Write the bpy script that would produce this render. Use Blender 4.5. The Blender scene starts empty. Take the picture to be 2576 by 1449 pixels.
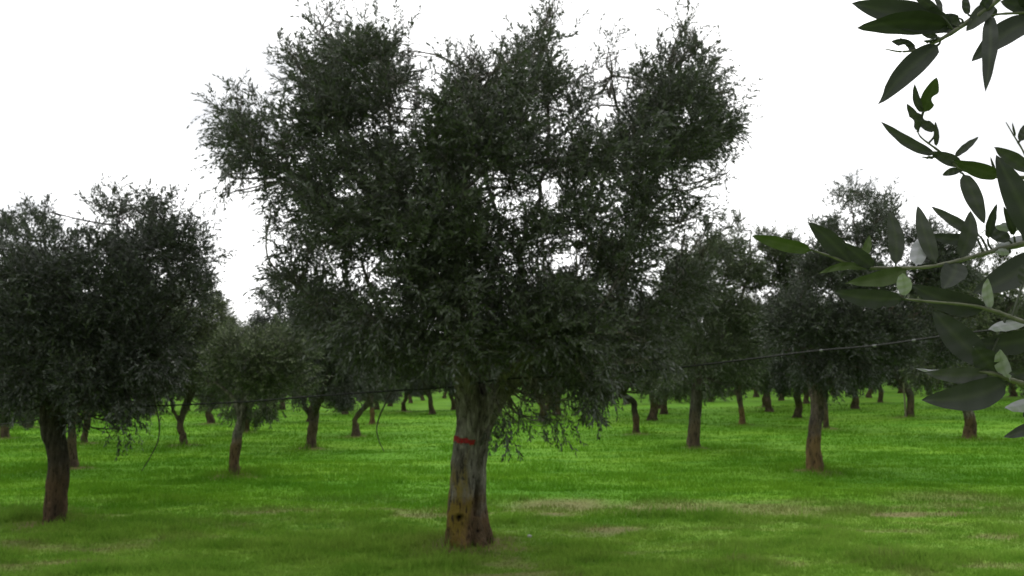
import bpy, math, random
import numpy as np
from mathutils import noise as mnoise, Vector

rng = np.random.default_rng(11)
random.seed(5)
R = math.radians
sc = bpy.context.scene
C = sc.collection

# ------------------------------------------------------------------ camera
CAMH, F, CX, CY = 1.8, 2000.0, 1288.0, 724.5     # focal length and centre in photo pixels (2576 wide)
HOR = 958.0
TILT = math.atan((HOR - CY) / F)
cam_d = bpy.data.cameras.new('camera')
cam = bpy.data.objects.new('camera', cam_d); C.objects.link(cam)
cam.location = (0, 0, CAMH)
cam.rotation_euler = (math.pi / 2 + TILT, 0, 0)
cam_d.sensor_width = 36; cam_d.lens = F / 2576 * 36
cam_d.clip_start = 0.05; cam_d.clip_end = 2000
cam_d.dof.use_dof = True
cam_d.dof.focus_distance = 0.75
cam_d.dof.aperture_fstop = 17
sc.camera = cam

ct, st_ = math.cos(TILT), math.sin(TILT)
def ray(px, py):
    a, b = (px - CX) / F, (CY - py) / F
    return np.array([a, ct - b * st_, st_ + b * ct])
def at(px, py, Y):
    r = ray(px, py); k = Y / r[1]
    return np.array([r[0] * k, Y, CAMH + r[2] * k])
def ss(a, b, x):
    t = np.clip((x - a) / (b - a), 0, 1); return t * t * (3 - 2 * t)
def gz0(x, y):
    return 0.028 * np.maximum(0, x - 3) * ss(18, 60, y) + 0.004*np.maximum(0, y-40)
def ground_hit(px, py):
    r = ray(px, py); y = 10.0; 
    lo, hi = 2.0, 400.0
    for _ in range(60):
        m = (lo + hi) / 2; k = m / r[1]
        if CAMH + r[2] * k > gz0(r[0] * k, m): lo = m
        else: hi = m
    k = lo / r[1]
    return np.array([r[0] * k, lo, gz0(r[0] * k, lo)])

# ------------------------------------------------------------------ numpy noise
def _h(ix, iy, s):
    n = (ix.astype(np.int64) * 374761393 + iy.astype(np.int64) * 668265263 + s * 1442695041) & 0x7fffffff
    n = ((n ^ (n >> 13)) * 1274126177) & 0x7fffffff
    return ((n ^ (n >> 16)) & 0xffff) / 65535.0
def vn(x, y, s=0):
    x = np.asarray(x, float); y = np.asarray(y, float)
    ix, iy = np.floor(x), np.floor(y); fx, fy = x - ix, y - iy
    fx = fx * fx * (3 - 2 * fx); fy = fy * fy * (3 - 2 * fy)
    a, b, c, d = _h(ix, iy, s), _h(ix + 1, iy, s), _h(ix, iy + 1, s), _h(ix + 1, iy + 1, s)
    return (a * (1 - fx) + b * fx) * (1 - fy) + (c * (1 - fx) + d * fx) * fy
def fbm(x, y, s=0, o=4):
    t = 0; a = 0.5; n = 0
    for k in range(o):
        t = t + a * vn(x * 2 ** k, y * 2 ** k, s + k * 7); n += a; a *= 0.55
    return t / n

# ------------------------------------------------------------------ materials
def new_mat(name):
    m = bpy.data.materials.new(name); m.use_nodes = True
    nt = m.node_tree; nt.nodes.clear()
    return m, nt
def N(nt, t, **kw):
    n = nt.nodes.new(t)
    for k, v in kw.items(): setattr(n, k, v)
    return n
def mixc(nt, fac, a, b):
    m = N(nt, 'ShaderNodeMix', data_type='RGBA')
    for sock, v in ((m.inputs[0], fac), (m.inputs[6], a), (m.inputs[7], b)):
        if hasattr(v, 'is_linked') or isinstance(v, bpy.types.NodeSocket): nt.links.new(v, sock)
        else: sock.default_value = v if not isinstance(v, tuple) else (*v, 1) if len(v) == 3 else v
    return m.outputs[2]
def ramp(nt, src, a, b):
    m = N(nt, 'ShaderNodeMapRange', interpolation_type='SMOOTHSTEP')
    m.inputs[1].default_value = a; m.inputs[2].default_value = b
    nt.links.new(src, m.inputs[0]); return m.outputs[0]
def noise(nt, vec, scale, detail=4, rough=.55, stretch=None):
    n = N(nt, 'ShaderNodeTexNoise'); n.inputs['Scale'].default_value = scale
    n.inputs['Detail'].default_value = detail; n.inputs['Roughness'].default_value = rough
    if stretch:
        mp = N(nt, 'ShaderNodeMapping'); mp.inputs['Scale'].default_value = stretch
        nt.links.new(vec, mp.inputs['Vector']); vec = mp.outputs[0]
    nt.links.new(vec, n.inputs['Vector']); return n.outputs[0]
def mult(nt, a, b, op='MULTIPLY'):
    m = N(nt, 'ShaderNodeMath', operation=op)
    for i, v in enumerate((a, b)):
        if isinstance(v, (int, float)): m.inputs[i].default_value = v
        else: nt.links.new(v, m.inputs[i])
    return m.outputs[0]

def leaf_material(name, top, top2, under, trans=.18, rough=.5):
    m, nt = new_mat(name); L = nt.links
    g = N(nt, 'ShaderNodeNewGeometry'); oi = N(nt, 'ShaderNodeObjectInfo')
    ri = g.outputs['Random Per Island']
    c = mixc(nt, ri, top, top2)
    c = mixc(nt, mult(nt, oi.outputs['Random'], .5), c, tuple(v * f for v, f in zip(top2, (1.25, 1.3, .8))))
    c = mixc(nt, g.outputs['Backfacing'], c, under)
    p = N(nt, 'ShaderNodeBsdfPrincipled'); L.new(c, p.inputs['Base Color'])
    p.inputs['Roughness'].default_value = rough
    p.inputs['Specular IOR Level'].default_value = .22
    t = N(nt, 'ShaderNodeBsdfTranslucent'); L.new(mixc(nt, .5, c, (.085, .115, .05)), t.inputs[0])
    mx = N(nt, 'ShaderNodeMixShader'); mx.inputs[0].default_value = trans
    L.new(p.outputs[0], mx.inputs[1]); L.new(t.outputs[0], mx.inputs[2])
    o = N(nt, 'ShaderNodeOutputMaterial'); L.new(mx.outputs[0], o.inputs[0])
    return m
M_leaf = leaf_material('olive_foliage', (.018, .025, .019), (.060, .073, .053), (.10, .112, .097), .14)
M_leaf2 = leaf_material('olive_foliage_green', (.042, .058, .030), (.125, .155, .080), (.10, .12, .08), .16)

def simple_mat(name, col, rough=.8, nscale=None, col2=None, bump=0, spec=.2, attr=None):
    m, nt = new_mat(name); L = nt.links
    p = N(nt, 'ShaderNodeBsdfPrincipled'); p.inputs['Roughness'].default_value = rough
    p.inputs['Specular IOR Level'].default_value = spec
    tc = N(nt, 'ShaderNodeTexCoord')
    if nscale:
        nn = noise(nt, tc.outputs['Object'], nscale)
        L.new(mixc(nt, ramp(nt, nn, .35, .65), col, col2), p.inputs['Base Color'])
        if bump:
            b = N(nt, 'ShaderNodeBump'); b.inputs['Distance'].default_value = bump
            L.new(nn, b.inputs['Height']); L.new(b.outputs[0], p.inputs['Normal'])
    else: p.inputs['Base Color'].default_value = (*col, 1)
    o = N(nt, 'ShaderNodeOutputMaterial'); L.new(p.outputs[0], o.inputs[0]); return m
M_twig = simple_mat('twig_bark', (.085, .085, .07), .8, 9, (.05, .045, .035))
M_hose = simple_mat('black_hose', (.010, .010, .010), .6, spec=.25)
M_clip = simple_mat('grey_clip', (.16, .165, .165), .6)
M_stake = simple_mat('weathered_wood', (.34, .33, .24), .8, 14, (.24, .22, .14), .004)
M_stone = simple_mat('pale_stone', (.6, .6, .56), .8, 40, (.4, .4, .36), .003)

def bark_material(name, low=(.19, .145, .09), low2=(.115, .09, .06), hi=(.15, .135, .112), hi2=(.08, .068, .055), h0=.55, h1=1.15):
    m, nt = new_mat(name); L = nt.links
    tc = N(nt, 'ShaderNodeTexCoord'); sp = N(nt, 'ShaderNodeSeparateXYZ'); L.new(tc.outputs['Object'], sp.inputs[0])
    ob = tc.outputs['Object']
    n1 = noise(nt, ob, 6, 5, .6, (1, 1, .35)); n2 = noise(nt, ob, 26, 5, .65, (1, 1, .25)); n3 = noise(nt, ob, 3, 3)
    z = mult(nt, sp.outputs[2], mult(nt, mult(nt, n3, .5, 'SUBTRACT'), 1.3), 'ADD')
    lowc = mixc(nt, ramp(nt, n1, .4, .62), low, low2)
    hic = mixc(nt, ramp(nt, n1, .38, .62), hi, hi2)
    hic = mixc(nt, mult(nt, ramp(nt, n2, .52, .66), .6), hic, tuple(min(1, v * 1.9) for v in hi))
    c = mixc(nt, ramp(nt, z, h0, h1), lowc, hic)
    a = N(nt, 'ShaderNodeAttribute', attribute_name='lichen')
    c = mixc(nt, mult(nt, mult(nt, a.outputs['Fac'], ramp(nt, n1, .34, .52)), ramp(nt, n2, .34, .50)), c, (.34, .25, .045))
    a2 = N(nt, 'ShaderNodeAttribute', attribute_name='knot_groove_dark')
    c = mixc(nt, a2.outputs['Fac'], c, (.012, .009, .007))  # dark knot colour, also painting cavity shade into the trunk groove dimples
    # near-black tint in the lows of the fine bark noise
    c = mixc(nt, mult(nt, ramp(nt, n2, .48, .36), .7), c, (.018, .015, .012))
    p = N(nt, 'ShaderNodeBsdfPrincipled'); L.new(c, p.inputs['Base Color'])
    p.inputs['Roughness'].default_value = .9; p.inputs['Specular IOR Level'].default_value = .15
    b = N(nt, 'ShaderNodeBump'); b.inputs['Distance'].default_value = .06; b.inputs['Strength'].default_value = 1
    L.new(mult(nt, mult(nt, n1, n2, 'ADD'), noise(nt, ob, 70, 3, .7, (1, 1, .5)), 'ADD'), b.inputs['Height']); L.new(b.outputs[0], p.inputs['Normal'])
    o = N(nt, 'ShaderNodeOutputMaterial'); L.new(p.outputs[0], o.inputs[0]); return m
M_bark = bark_material('olive_bark')
M_bark_main = bark_material('olive_bark_main', (.21, .135, .07), (.13, .09, .05), (.30, .28, .25), (.17, .15, .13), .25, .7)
M_bark_dark = bark_material('olive_bark_dark', (.18, .115, .068), (.10, .07, .045), (.085, .075, .062), (.045, .037, .031), .2, 1.1)
M_bark_orange = bark_material('olive_bark_orange', (.29, .19, .085), (.17, .115, .06), (.22, .165, .14), (.09, .075, .062), .6, 1.0)
M_bark_pale = bark_material('olive_bark_pale', (.23, .155, .085), (.13, .095, .06), (.36, .33, .29), (.13, .115, .10), .55, .95)

def ground_color(nt, pos):
    n_big = noise(nt, pos, .16, 3, .5, (1, 2.6, 1)); n_mid = noise(nt, pos, .55, 4, .6, (.6, 2.4, 1)); n_s = noise(nt, pos, 3.2, 5, .65, (.7, 1.6, 1)); n_f = noise(nt, pos, 22, 4, .7)
    c = mixc(nt, ramp(nt, n_big, .38, .62), (.125, .310, .018), (.180, .370, .024))
    c = mixc(nt, mult(nt, ramp(nt, n_mid, .45, .64), .8), c, (.090, .260, .013))
    c = mixc(nt, mult(nt, ramp(nt, n_s, .5, .68), .35), c, (.18, .35, .03))
    c = mixc(nt, mult(nt, ramp(nt, n_s, .46, .30), .5), c, (.060, .15, .012))
    # nearest strip: duller grass hue, painted lighter to offset shade from the crowns
    sp = N(nt, 'ShaderNodeSeparateXYZ'); nt.links.new(pos, sp.inputs[0])
    y = mult(nt, sp.outputs[1], mult(nt, n_mid, 2.4), 'ADD')
    near_lift = mixc(nt, ramp(nt, noise(nt, pos, 1.5, 6, .7, (.8, 2.0, 1)), .36, .62), (.165, .325, .036), (.31, .47, .08))
    near_lift = mixc(nt, mult(nt, ramp(nt, noise(nt, pos, .9, 5, .65, (1, 2.2, 1)), .54, .70), .5), near_lift, (.25, .28, .08))
    c = mixc(nt, mult(nt, ramp(nt, y, 13.6, 10.6), .72), c, near_lift)
    tuft = ramp(nt, noise(nt, pos, 2.6, 5, .68, (.55, 1.9, 1)), .56, .68)
    c = mixc(nt, mult(nt, tuft, .55), c, (.050, .135, .012))
    a = N(nt, 'ShaderNodeAttribute', attribute_name='soil')
    dry = mixc(nt, ramp(nt, n_s, .35, .65), (.26, .225, .10), (.19, .20, .075))
    c = mixc(nt, a.outputs['Fac'], c, dry)
    c = mixc(nt, mult(nt, ramp(nt, n_f, .55, .38), .28), c, (.03, .08, .01))
    a2 = N(nt, 'ShaderNodeAttribute', attribute_name='earth')
    c = mixc(nt, a2.outputs['Fac'], c, mixc(nt, ramp(nt, n_s, .35, .65), (.20, .135, .07), (.13, .095, .045)))
    return c, n_s, n_f
def ground_mats():
    out = []
    for nm, grass in (('meadow_ground', 0), ('grass_blades', 1)):
        m, nt = new_mat(nm); L = nt.links
        g = N(nt, 'ShaderNodeNewGeometry'); c, ns, nf = ground_color(nt, g.outputs['Position'])
        p = N(nt, 'ShaderNodeBsdfPrincipled'); p.inputs['Roughness'].default_value = .85; p.inputs['Specular IOR Level'].default_value = .12
        o = N(nt, 'ShaderNodeOutputMaterial')
        if grass:
            c = mixc(nt, mult(nt, g.outputs['Random Per Island'], .18), c, mixc(nt, .5, c, (.20, .30, .03)))
            L.new(c, p.inputs['Base Color'])
            t = N(nt, 'ShaderNodeBsdfTranslucent'); L.new(c, t.inputs[0])
            mx = N(nt, 'ShaderNodeMixShader'); mx.inputs[0].default_value = .4
            L.new(p.outputs[0], mx.inputs[1]); L.new(t.outputs[0], mx.inputs[2]); L.new(mx.outputs[0], o.inputs[0])
        else:
            L.new(c, p.inputs['Base Color'])
            b = N(nt, 'ShaderNodeBump'); b.inputs['Distance'].default_value = .05; b.inputs['Strength'].default_value = .7
            L.new(mult(nt, ns, nf, 'ADD'), b.inputs['Height']); L.new(b.outputs[0], p.inputs['Normal'])
            L.new(p.outputs[0], o.inputs[0])
        out.append(m)
    return out
M_ground, M_grass = ground_mats()

# ------------------------------------------------------------------ mesh helpers
def mesh_np(name, V, Q, mats, midx=None, smooth=False, attrs=None):
    V = np.ascontiguousarray(V, dtype=np.float32); Q = np.ascontiguousarray(Q, dtype=np.int32)
    k = Q.shape[1]
    me = bpy.data.meshes.new(name)
    me.vertices.add(len(V)); me.vertices.foreach_set('co', V.ravel())
    me.loops.add(Q.size); me.loops.foreach_set('vertex_index', Q.ravel())
    me.polygons.add(len(Q)); me.polygons.foreach_set('loop_start', np.arange(0, Q.size, k, dtype=np.int32))
    try: me.polygons.foreach_set('loop_total', np.full(len(Q), k, dtype=np.int32))
    except Exception: pass
    if midx is not None: me.polygons.foreach_set('material_index', midx.astype(np.int32))
    if smooth: me.polygons.foreach_set('use_smooth', np.ones(len(Q), dtype=bool))
    for m in mats: me.materials.append(m)
    for an, av in (attrs or {}).items():
        a = me.attributes.new(an, 'FLOAT', 'POINT'); a.data.foreach_set('value', np.asarray(av, dtype=np.float32))
    me.update(calc_edges=True); me.validate()
    return me
def link(name, me, parent=None, loc=(0, 0, 0)):
    o = bpy.data.objects.new(name, me); C.objects.link(o); o.location = loc
    if parent is not None: o.parent = parent
    return o
def tag(o, label=None, cat=None, group=None, kind=None):
    for k, v in (('label', label), ('category', cat), ('group', group), ('kind', kind)):
        if v: o[k] = v
    return o
def empty(name, loc, rz=0):
    o = bpy.data.objects.new(name, None); C.objects.link(o); o.location = loc; o.rotation_euler = (0, 0, rz)
    o.empty_display_size = .3
    return o

class MB:
    def __init__(s): s.v = []; s.q = []; s.n = 0
    def add(s, V, Q): s.v.append(V); s.q.append(Q + s.n); s.n += len(V)
    def arrays(s): return np.concatenate(s.v), np.concatenate(s.q)
    def tube(s, P, r, n=8, wob=0, cap=False):
        P = np.asarray(P, float); k = len(P); r = np.broadcast_to(np.asarray(r, float), (k,)).copy()
        T = np.gradient(P, axis=0); T /= np.linalg.norm(T, axis=1)[:, None] + 1e-9
        ref = np.array([1, 0, 0.]) if abs(T[0][0]) < .8 else np.array([0, 1, 0.])
        U = np.cross(T, ref); U /= np.linalg.norm(U, axis=1)[:, None] + 1e-9
        W = np.cross(T, U)
        a = np.arange(n) / n * 2 * math.pi
        rad = r[:, None] * (1 + (wob * rng.normal(size=(k, n)) if wob else 0))
        V = P[:, None, :] + rad[..., None] * (np.cos(a)[None, :, None] * U[:, None, :] + np.sin(a)[None, :, None] * W[:, None, :])
        V = V.reshape(-1, 3)
        i = np.arange(k - 1)[:, None] * n; j = np.arange(n)[None, :]; j2 = (j + 1) % n
        Q = np.stack([i + j, i + j2, i + n + j2, i + n + j], -1).reshape(-1, 4)
        if cap:
            V = np.concatenate([V, P[:1], P[-1:]]); c0, c1 = k * n, k * n + 1
            q0 = np.stack([np.full(n, c0), (np.arange(n) + 1) % n, np.arange(n), np.arange(n)], -1)
            b = (k - 1) * n
            q1 = np.stack([np.full(n, c1), b + np.arange(n), b + (np.arange(n) + 1) % n, b + (np.arange(n) + 1) % n], -1)
            s.caps = getattr(s, 'caps', []); s.caps.append((q0[:, :3] + s.n, q1[:, :3] + s.n))
        s.add(V, Q)

def smooth_path(P, n=6):
    P = [np.asarray(p, float) for p in P]; out = []
    Q = [2 * P[0] - P[1]] + P + [2 * P[-1] - P[-2]]
    for i in range(1, len(Q) - 2):
        for k in range(n):
            t = k / n
            out.append(.5 * ((2 * Q[i]) + (-Q[i - 1] + Q[i + 1]) * t + (2 * Q[i - 1] - 5 * Q[i] + 4 * Q[i + 1] - Q[i + 2]) * t * t + (-Q[i - 1] + 3 * Q[i] - 3 * Q[i + 1] + Q[i + 2]) * t ** 3))
    out.append(P[-1]); return np.array(out)

def remeshed_trunk(name, paths, voxel, mat, origin, disp=.018, attr_fn=None, knots=()):
    """tubes fused into one skin by a voxel remesh, then roughened; paths in world coordinates"""
    verts = []; faces = []
    for P, r in paths:
        b = MB(); b.tube(np.asarray(P) - origin, r, 18, .03, cap=True)
        V, Q = b.arrays(); base = len(verts)
        verts += [tuple(v) for v in V]
        faces += [tuple(int(x) + base for x in q) for q in Q]
        for q0, q1 in b.caps:
            faces += [tuple(int(x) + base for x in q) for q in q0] + [tuple(int(x) + base for x in q) for q in q1]
    me = bpy.data.meshes.new(name + '_raw'); me.from_pydata(verts, [], faces); me.update()
    ob = bpy.data.objects.new(name + '_raw', me); C.objects.link(ob)
    md = ob.modifiers.new('r', 'REMESH'); md.mode = 'VOXEL'; md.voxel_size = voxel; md.use_smooth_shade = True
    sm = ob.modifiers.new('s', 'SMOOTH'); sm.iterations = 2; sm.factor = .5
    dg = bpy.context.evaluated_depsgraph_get()
    new = bpy.data.meshes.new_from_object(ob.evaluated_get(dg)); new.name = name
    bpy.data.objects.remove(ob); bpy.data.meshes.remove(me)
    n = len(new.vertices); co = np.empty(n * 3, np.float32); new.vertices.foreach_get('co', co); co = co.reshape(-1, 3)
    no = np.empty(n * 3, np.float32); new.vertices.foreach_get('normal', no); no = no.reshape(-1, 3)
    d = np.array([mnoise.fractal(Vector((c[0] * 7, c[1] * 7, c[2] * 2.2)), 1, 2, 4) + .6 * mnoise.noise(Vector((c[0] * 22, c[1] * 22, c[2] * 5))) for c in co])
    co2 = co + no * (d * disp)[:, None]
    knot_groove_dark = np.zeros(n)
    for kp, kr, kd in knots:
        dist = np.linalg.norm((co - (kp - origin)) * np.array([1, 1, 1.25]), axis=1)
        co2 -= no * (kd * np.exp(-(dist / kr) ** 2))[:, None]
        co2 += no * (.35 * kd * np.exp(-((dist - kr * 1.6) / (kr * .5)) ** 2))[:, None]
        knot_groove_dark = np.maximum(knot_groove_dark, np.exp(-(dist / (kr * .9)) ** 4))
    new.vertices.foreach_set('co', co2.astype(np.float32).ravel())
    a = new.attributes.new('knot_groove_dark', 'FLOAT', 'POINT'); a.data.foreach_set('value', knot_groove_dark.astype(np.float32))
    if attr_fn is not None:
        a = new.attributes.new('lichen', 'FLOAT', 'POINT'); a.data.foreach_set('value', attr_fn(co + origin).astype(np.float32))
    new.materials.append(mat)
    new.polygons.foreach_set('use_smooth', np.ones(len(new.polygons), dtype=bool))
    new.update()
    return new

def unit(v): return v / (np.linalg.norm(v, axis=-1, keepdims=True) + 1e-9)

def foliage(P, D, L, pairs, ll, lw, droop=.25, stem_r=.0022):
    """shoots with opposite pairs of lance shaped leaves; returns V,Q,material index"""
    n = len(P); D = unit(D)
    ref = np.where(np.abs(D[:, 2:3]) < .9, np.array([[0, 0, 1.]]), np.array([[1, 0, 0.]]))
    U = unit(np.cross(D, ref)); W = np.cross(D, U)
    down = np.array([0, 0, -1.])
    Vs, Qs, Ms = [], [], []; off = 0
    a0 = rng.uniform(0, 2 * math.pi, n)
    curl = rng.normal(0, .22, (n, 1)) * U + rng.normal(0, .22, (n, 1)) * W
    dr = droop * rng.uniform(.2, 1.6, (n, 1))
    def pos(t): return P + D * (L * t)[:, None] + (curl + down * dr) * (L * t * t)[:, None]
    for k in range(pairs):
        t = (k + .5 + rng.uniform(-.2, .2, n)) / pairs
        b = pos(t); T = unit(D + 2 * (curl + down * dr) * t[:, None])
        for sgn in (0, math.pi):
            a = a0 + k * 1.57 + sgn + rng.normal(0, .35, n)
            th = rng.uniform(.45, 1.15, n) * (1 - .45 * k / pairs)
            rad = np.cos(a)[:, None] * U + np.sin(a)[:, None] * W
            ld = unit(T * np.cos(th)[:, None] + rad * np.sin(th)[:, None] + down * rng.uniform(-.1, .3, n)[:, None])
            side = unit(np.cross(ld, T) + .5 * rng.normal(size=(n, 3)))
            side = unit(side - (side * ld).sum(1, keepdims=True) * ld)
            l = (ll * rng.uniform(.65, 1.2, n))[:, None]; w = (lw * rng.uniform(.75, 1.25, n))[:, None]
            nn = np.cross(ld, side)
            mid = b + ld * l * .48 + nn * l * .05
            V = np.stack([b, mid + side * w / 2, b + ld * l, mid - side * w / 2], 1).reshape(-1, 3)
            Vs.append(V); Qs.append(np.arange(n * 4).reshape(-1, 4) + off); off += n * 4; Ms.append(np.zeros(n))
    # stem: three sided, two spans
    rings = []
    for t, rr in ((0, 1.3), (.5, 1.), (1., .4)):
        c = pos(np.full(n, t))
        for j in range(3):
            aa = j * 2.094; rings.append(c + stem_r * rr * (math.cos(aa) * U + math.sin(aa) * W))
    V = np.stack(rings, 1).reshape(-1, 3)
    b0 = np.arange(n)[:, None] * 9 + off
    for s in (0, 3):
        for j in range(3):
            Qs.append(np.concatenate([b0 + s + j, b0 + s + (j + 1) % 3, b0 + s + 3 + (j + 1) % 3, b0 + s + 3 + j], 1)); Ms.append(np.ones(n))
    Vs.append(V)
    return np.concatenate(Vs), np.concatenate(Qs), np.concatenate(Ms)

def twigs_in(c, r, n, centre, per=9, sig=.11, up=.5, long_=1.0):
    """shoot origins and directions clustered inside an ellipsoid"""
    m = max(1, int(n / per))
    d = unit(rng.normal(size=(m, 3))); u = rng.uniform(0, 1, (m, 1)) ** .5
    cc = d * u
    idx = rng.integers(0, m, n)
    q = c + cc[idx] * r + rng.normal(0, sig, (n, 3))
    out = unit((q - c) / r) * .6 + unit(q - centre) * .5
    D = out + rng.normal(0, .45, (n, 3)) + np.array([0, 0, up])
    return q, D

def build_crown(ells, centre, leaf=(.062, .014), pairs=7, tl=.26, mat=None, extra=None, stem_r=.0022):
    Ps, Ds, Ls = [], [], []
    for (c, r, n, up, lg) in ells:
        P, D = twigs_in(np.array(c), np.array(r), int(n), centre, up=up, sig=.075 * lg ** .5)
        Ps.append(P); Ds.append(D); Ls.append(tl * lg * rng.uniform(.6, 1.3, len(P)))
    V, Q, Mi = foliage(np.concatenate(Ps), np.concatenate(Ds), np.concatenate(Ls), pairs, leaf[0], leaf[1], stem_r=stem_r)
    return V, Q, Mi

def branch_net(mb, ells, skeleton, r0=.015, r1=.006, subs=5, n=6):
    S = np.concatenate(skeleton)
    for (c, r, nt_, up, lg) in ells:
        c = np.array(c); d = np.linalg.norm(S - c, axis=1) + np.maximum(0, S[:, 2] - c[2]) * 1.5
        s = S[int(np.argmin(d))]
        mid = (s + c) / 2 + rng.normal(0, .07, 3) + np.array([0, 0, -.05])
        P = smooth_path([s, mid, c], 4)
        mb.tube(P, np.linspace(r0, r1, len(P)), n)
        for _ in range(subs):
            e = c + unit(rng.normal(size=3) + np.array([0, 0, .5])) * r * rng.uniform(.5, 1.0)
            k = rng.integers(len(P) // 2, len(P))
            m2 = (P[k] + e) / 2 + rng.normal(0, .05, 3)
            PP = smooth_path([P[k], m2, e], 3)
            mb.tube(PP, np.linspace(r1 * .9, .003, len(PP)), 4)

# ------------------------------------------------------------------ trees traced at their own distance
def up_(d): return d[5] if len(d) > 5 else .5
def px_tree(label, base, trunk, limbs, discs, Rc, per_m2, leaf, pairs, tl, bark, leafmat, voxel=.03, knots=(), lichen=None, low_scale=1, group='olive trees standing in the green meadow', nlayer=3, parts_for_limbs=False, subs=5, roots=0, shrink=.09):
    b = ground_hit(*base); Y0 = b[1]; mpp = Y0 / F
    t = empty('olive_tree', b)
    tag(t, label, 'tree', group)
    paths = []
    for tr in trunk:
        P = smooth_path([at(x, y, Y0 + dz) for (x, y, r, dz) in tr], 5)
        r = np.interp(np.linspace(0, len(tr) - 1, len(P)), range(len(tr)), [q[2] * mpp for q in tr])
        paths.append((P, r))
    for k in range(roots):
        a = k * 2 * math.pi / roots + .3; rr = trunk[0][0][2] * mpp
        d = np.array([math.cos(a), math.sin(a), 0])
        paths.append((np.array([b + d * rr * .3 + [0, 0, .30], b + d * rr * 1.1 + [0, 0, .09], b + d * rr * 2.0 + [0, 0, -.04]]), np.array([.10, .085, .05])))
    me = remeshed_trunk('trunk', paths, voxel, bark, b, knots=knots, attr_fn=lichen)
    tr_o = link('trunk', me, t)
    skel = []
    mb = MB()
    cx0 = b[0]
    for li in limbs:
        P = smooth_path([at(x, y, Y0 + dz) for (x, y, r, dz) in li], 6)
        P[1:-1] += rng.normal(0, .018, (len(P) - 2, 3))
        r = np.interp(np.linspace(0, len(li) - 1, len(P)), range(len(li)), [q[2] * mpp * (.95 if i_ == 0 else .72) for i_, q in enumerate(li)])
        skel.append(P)
        if parts_for_limbs:
            m1 = MB(); m1.tube(P - b, r, 12, .05); V, Q = m1.arrays()
            link('limb', mesh_np('limb', V, Q, [bark], smooth=True), t)
        else: mb.tube(P - b, r, 9, .05)
    ells = []
    for dsc in discs:
        x, y, rx, ry, dens = dsc[:5]; dens = dens * (.80 + 1.0 * float(ss(.35, .95, dens))); y = y + (18 if up_(dsc) > .9 else 0); up = dsc[5] if len(dsc) > 5 else .5; lg = dsc[6] if len(dsc) > 6 else (.62 if up < 0 else 1.)
        c0 = at(x, y, Y0); off = abs(c0[0] - cx0)
        ext = math.sqrt(max(.15, Rc * Rc - off * off)) * .78
        if dens < .55: ext *= .6
        area = math.pi * rx * ry * mpp * mpp
        L = nlayer if ext > .8 else 2
        for k in range(L):
            dz = ((k + .5) / L * 2 - 1) * ext + rng.normal(0, .1)
            s = rng.uniform(.88, 1.0)
            # same height and side as the lobe, pulled outwards in depth
            c = at(x, y, Y0 + dz) + np.array([rng.normal(0, .05), 0, rng.normal(0, .05)]); s *= 1 + dz / Y0
            ells.append((c, (max(.06, rx * mpp * s - shrink), max(.18, ext / L * 1.1), max(.06, ry * mpp * s - shrink)), max(4, area * per_m2 * dens / L), up, lg))
    centre = np.array([b[0], b[1], at(base[0], np.mean([d[1] for d in discs]), Y0)[2] - .6])
    branch_net(mb, ells, skel, subs=subs)
    V, Q = mb.arrays(); V = V.copy()
    # branch_net works in world space, limbs were already local
    nl = sum(len(p) * 9 for p in skel) if not parts_for_limbs else 0
    V[nl:] -= b
    link('branches', mesh_np('branches', V, Q, [bark], smooth=True), t)
    V, Q, Mi = build_crown(ells, centre, leaf, pairs, tl, stem_r=.0025)
    link('crown', mesh_np('crown', V - b, Q, [leafmat, M_twig], Mi), t)
    print('twigs', label[:24], sum(int(e[2]) for e in ells))
    return t, b

# main tree
A_base = (1180, 1376)
Ab = ground_hit(*A_base); AY = Ab[1]
print('main tree distance', AY)
def lich(co):
    # yellow lichen on the left face of the lower trunk
    x = co[:, 0] * F / AY + CX; z = co[:, 2]; f = co[:, 1] < AY + .05
    m = ss(1.02, .74, z + .10 * np.sin(x * .11)) * ss(1192, 1176, x + 6 * np.sin(z * 9)) * ss(1122, 1134, x)
    return np.clip(m * f, 0, 1) * .85
kn = at(1155, 1303, AY - .19)
main_trunk = [
    [(1148, 1392, 32, -.02), (1154, 1350, 34, -.04), (1157, 1300, 33, -.05), (1160, 1240, 31, -.05), (1165, 1180, 31, -.04), (1178, 1110, 33, 0), (1182, 1060, 34, 0), (1180, 1010, 33, -.02), (1172, 960, 30, -.05), (1162, 900, 26, -.08)],
    [(1222, 1392, 27, .06), (1214, 1350, 26, .08), (1208, 1300, 20, .10), (1204, 1240, 18, .10), (1203, 1180, 19, .09), (1207, 1110, 21, .06), (1218, 1060, 26, .03), (1238, 1015, 30, 0), (1268, 975, 29, -.02), (1308, 930, 26, -.02), (1330, 880, 23, 0)],
    [(1190, 1040, 22, .12), (1205, 980, 22, .22), (1222, 900, 20, .35)],
]
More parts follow.
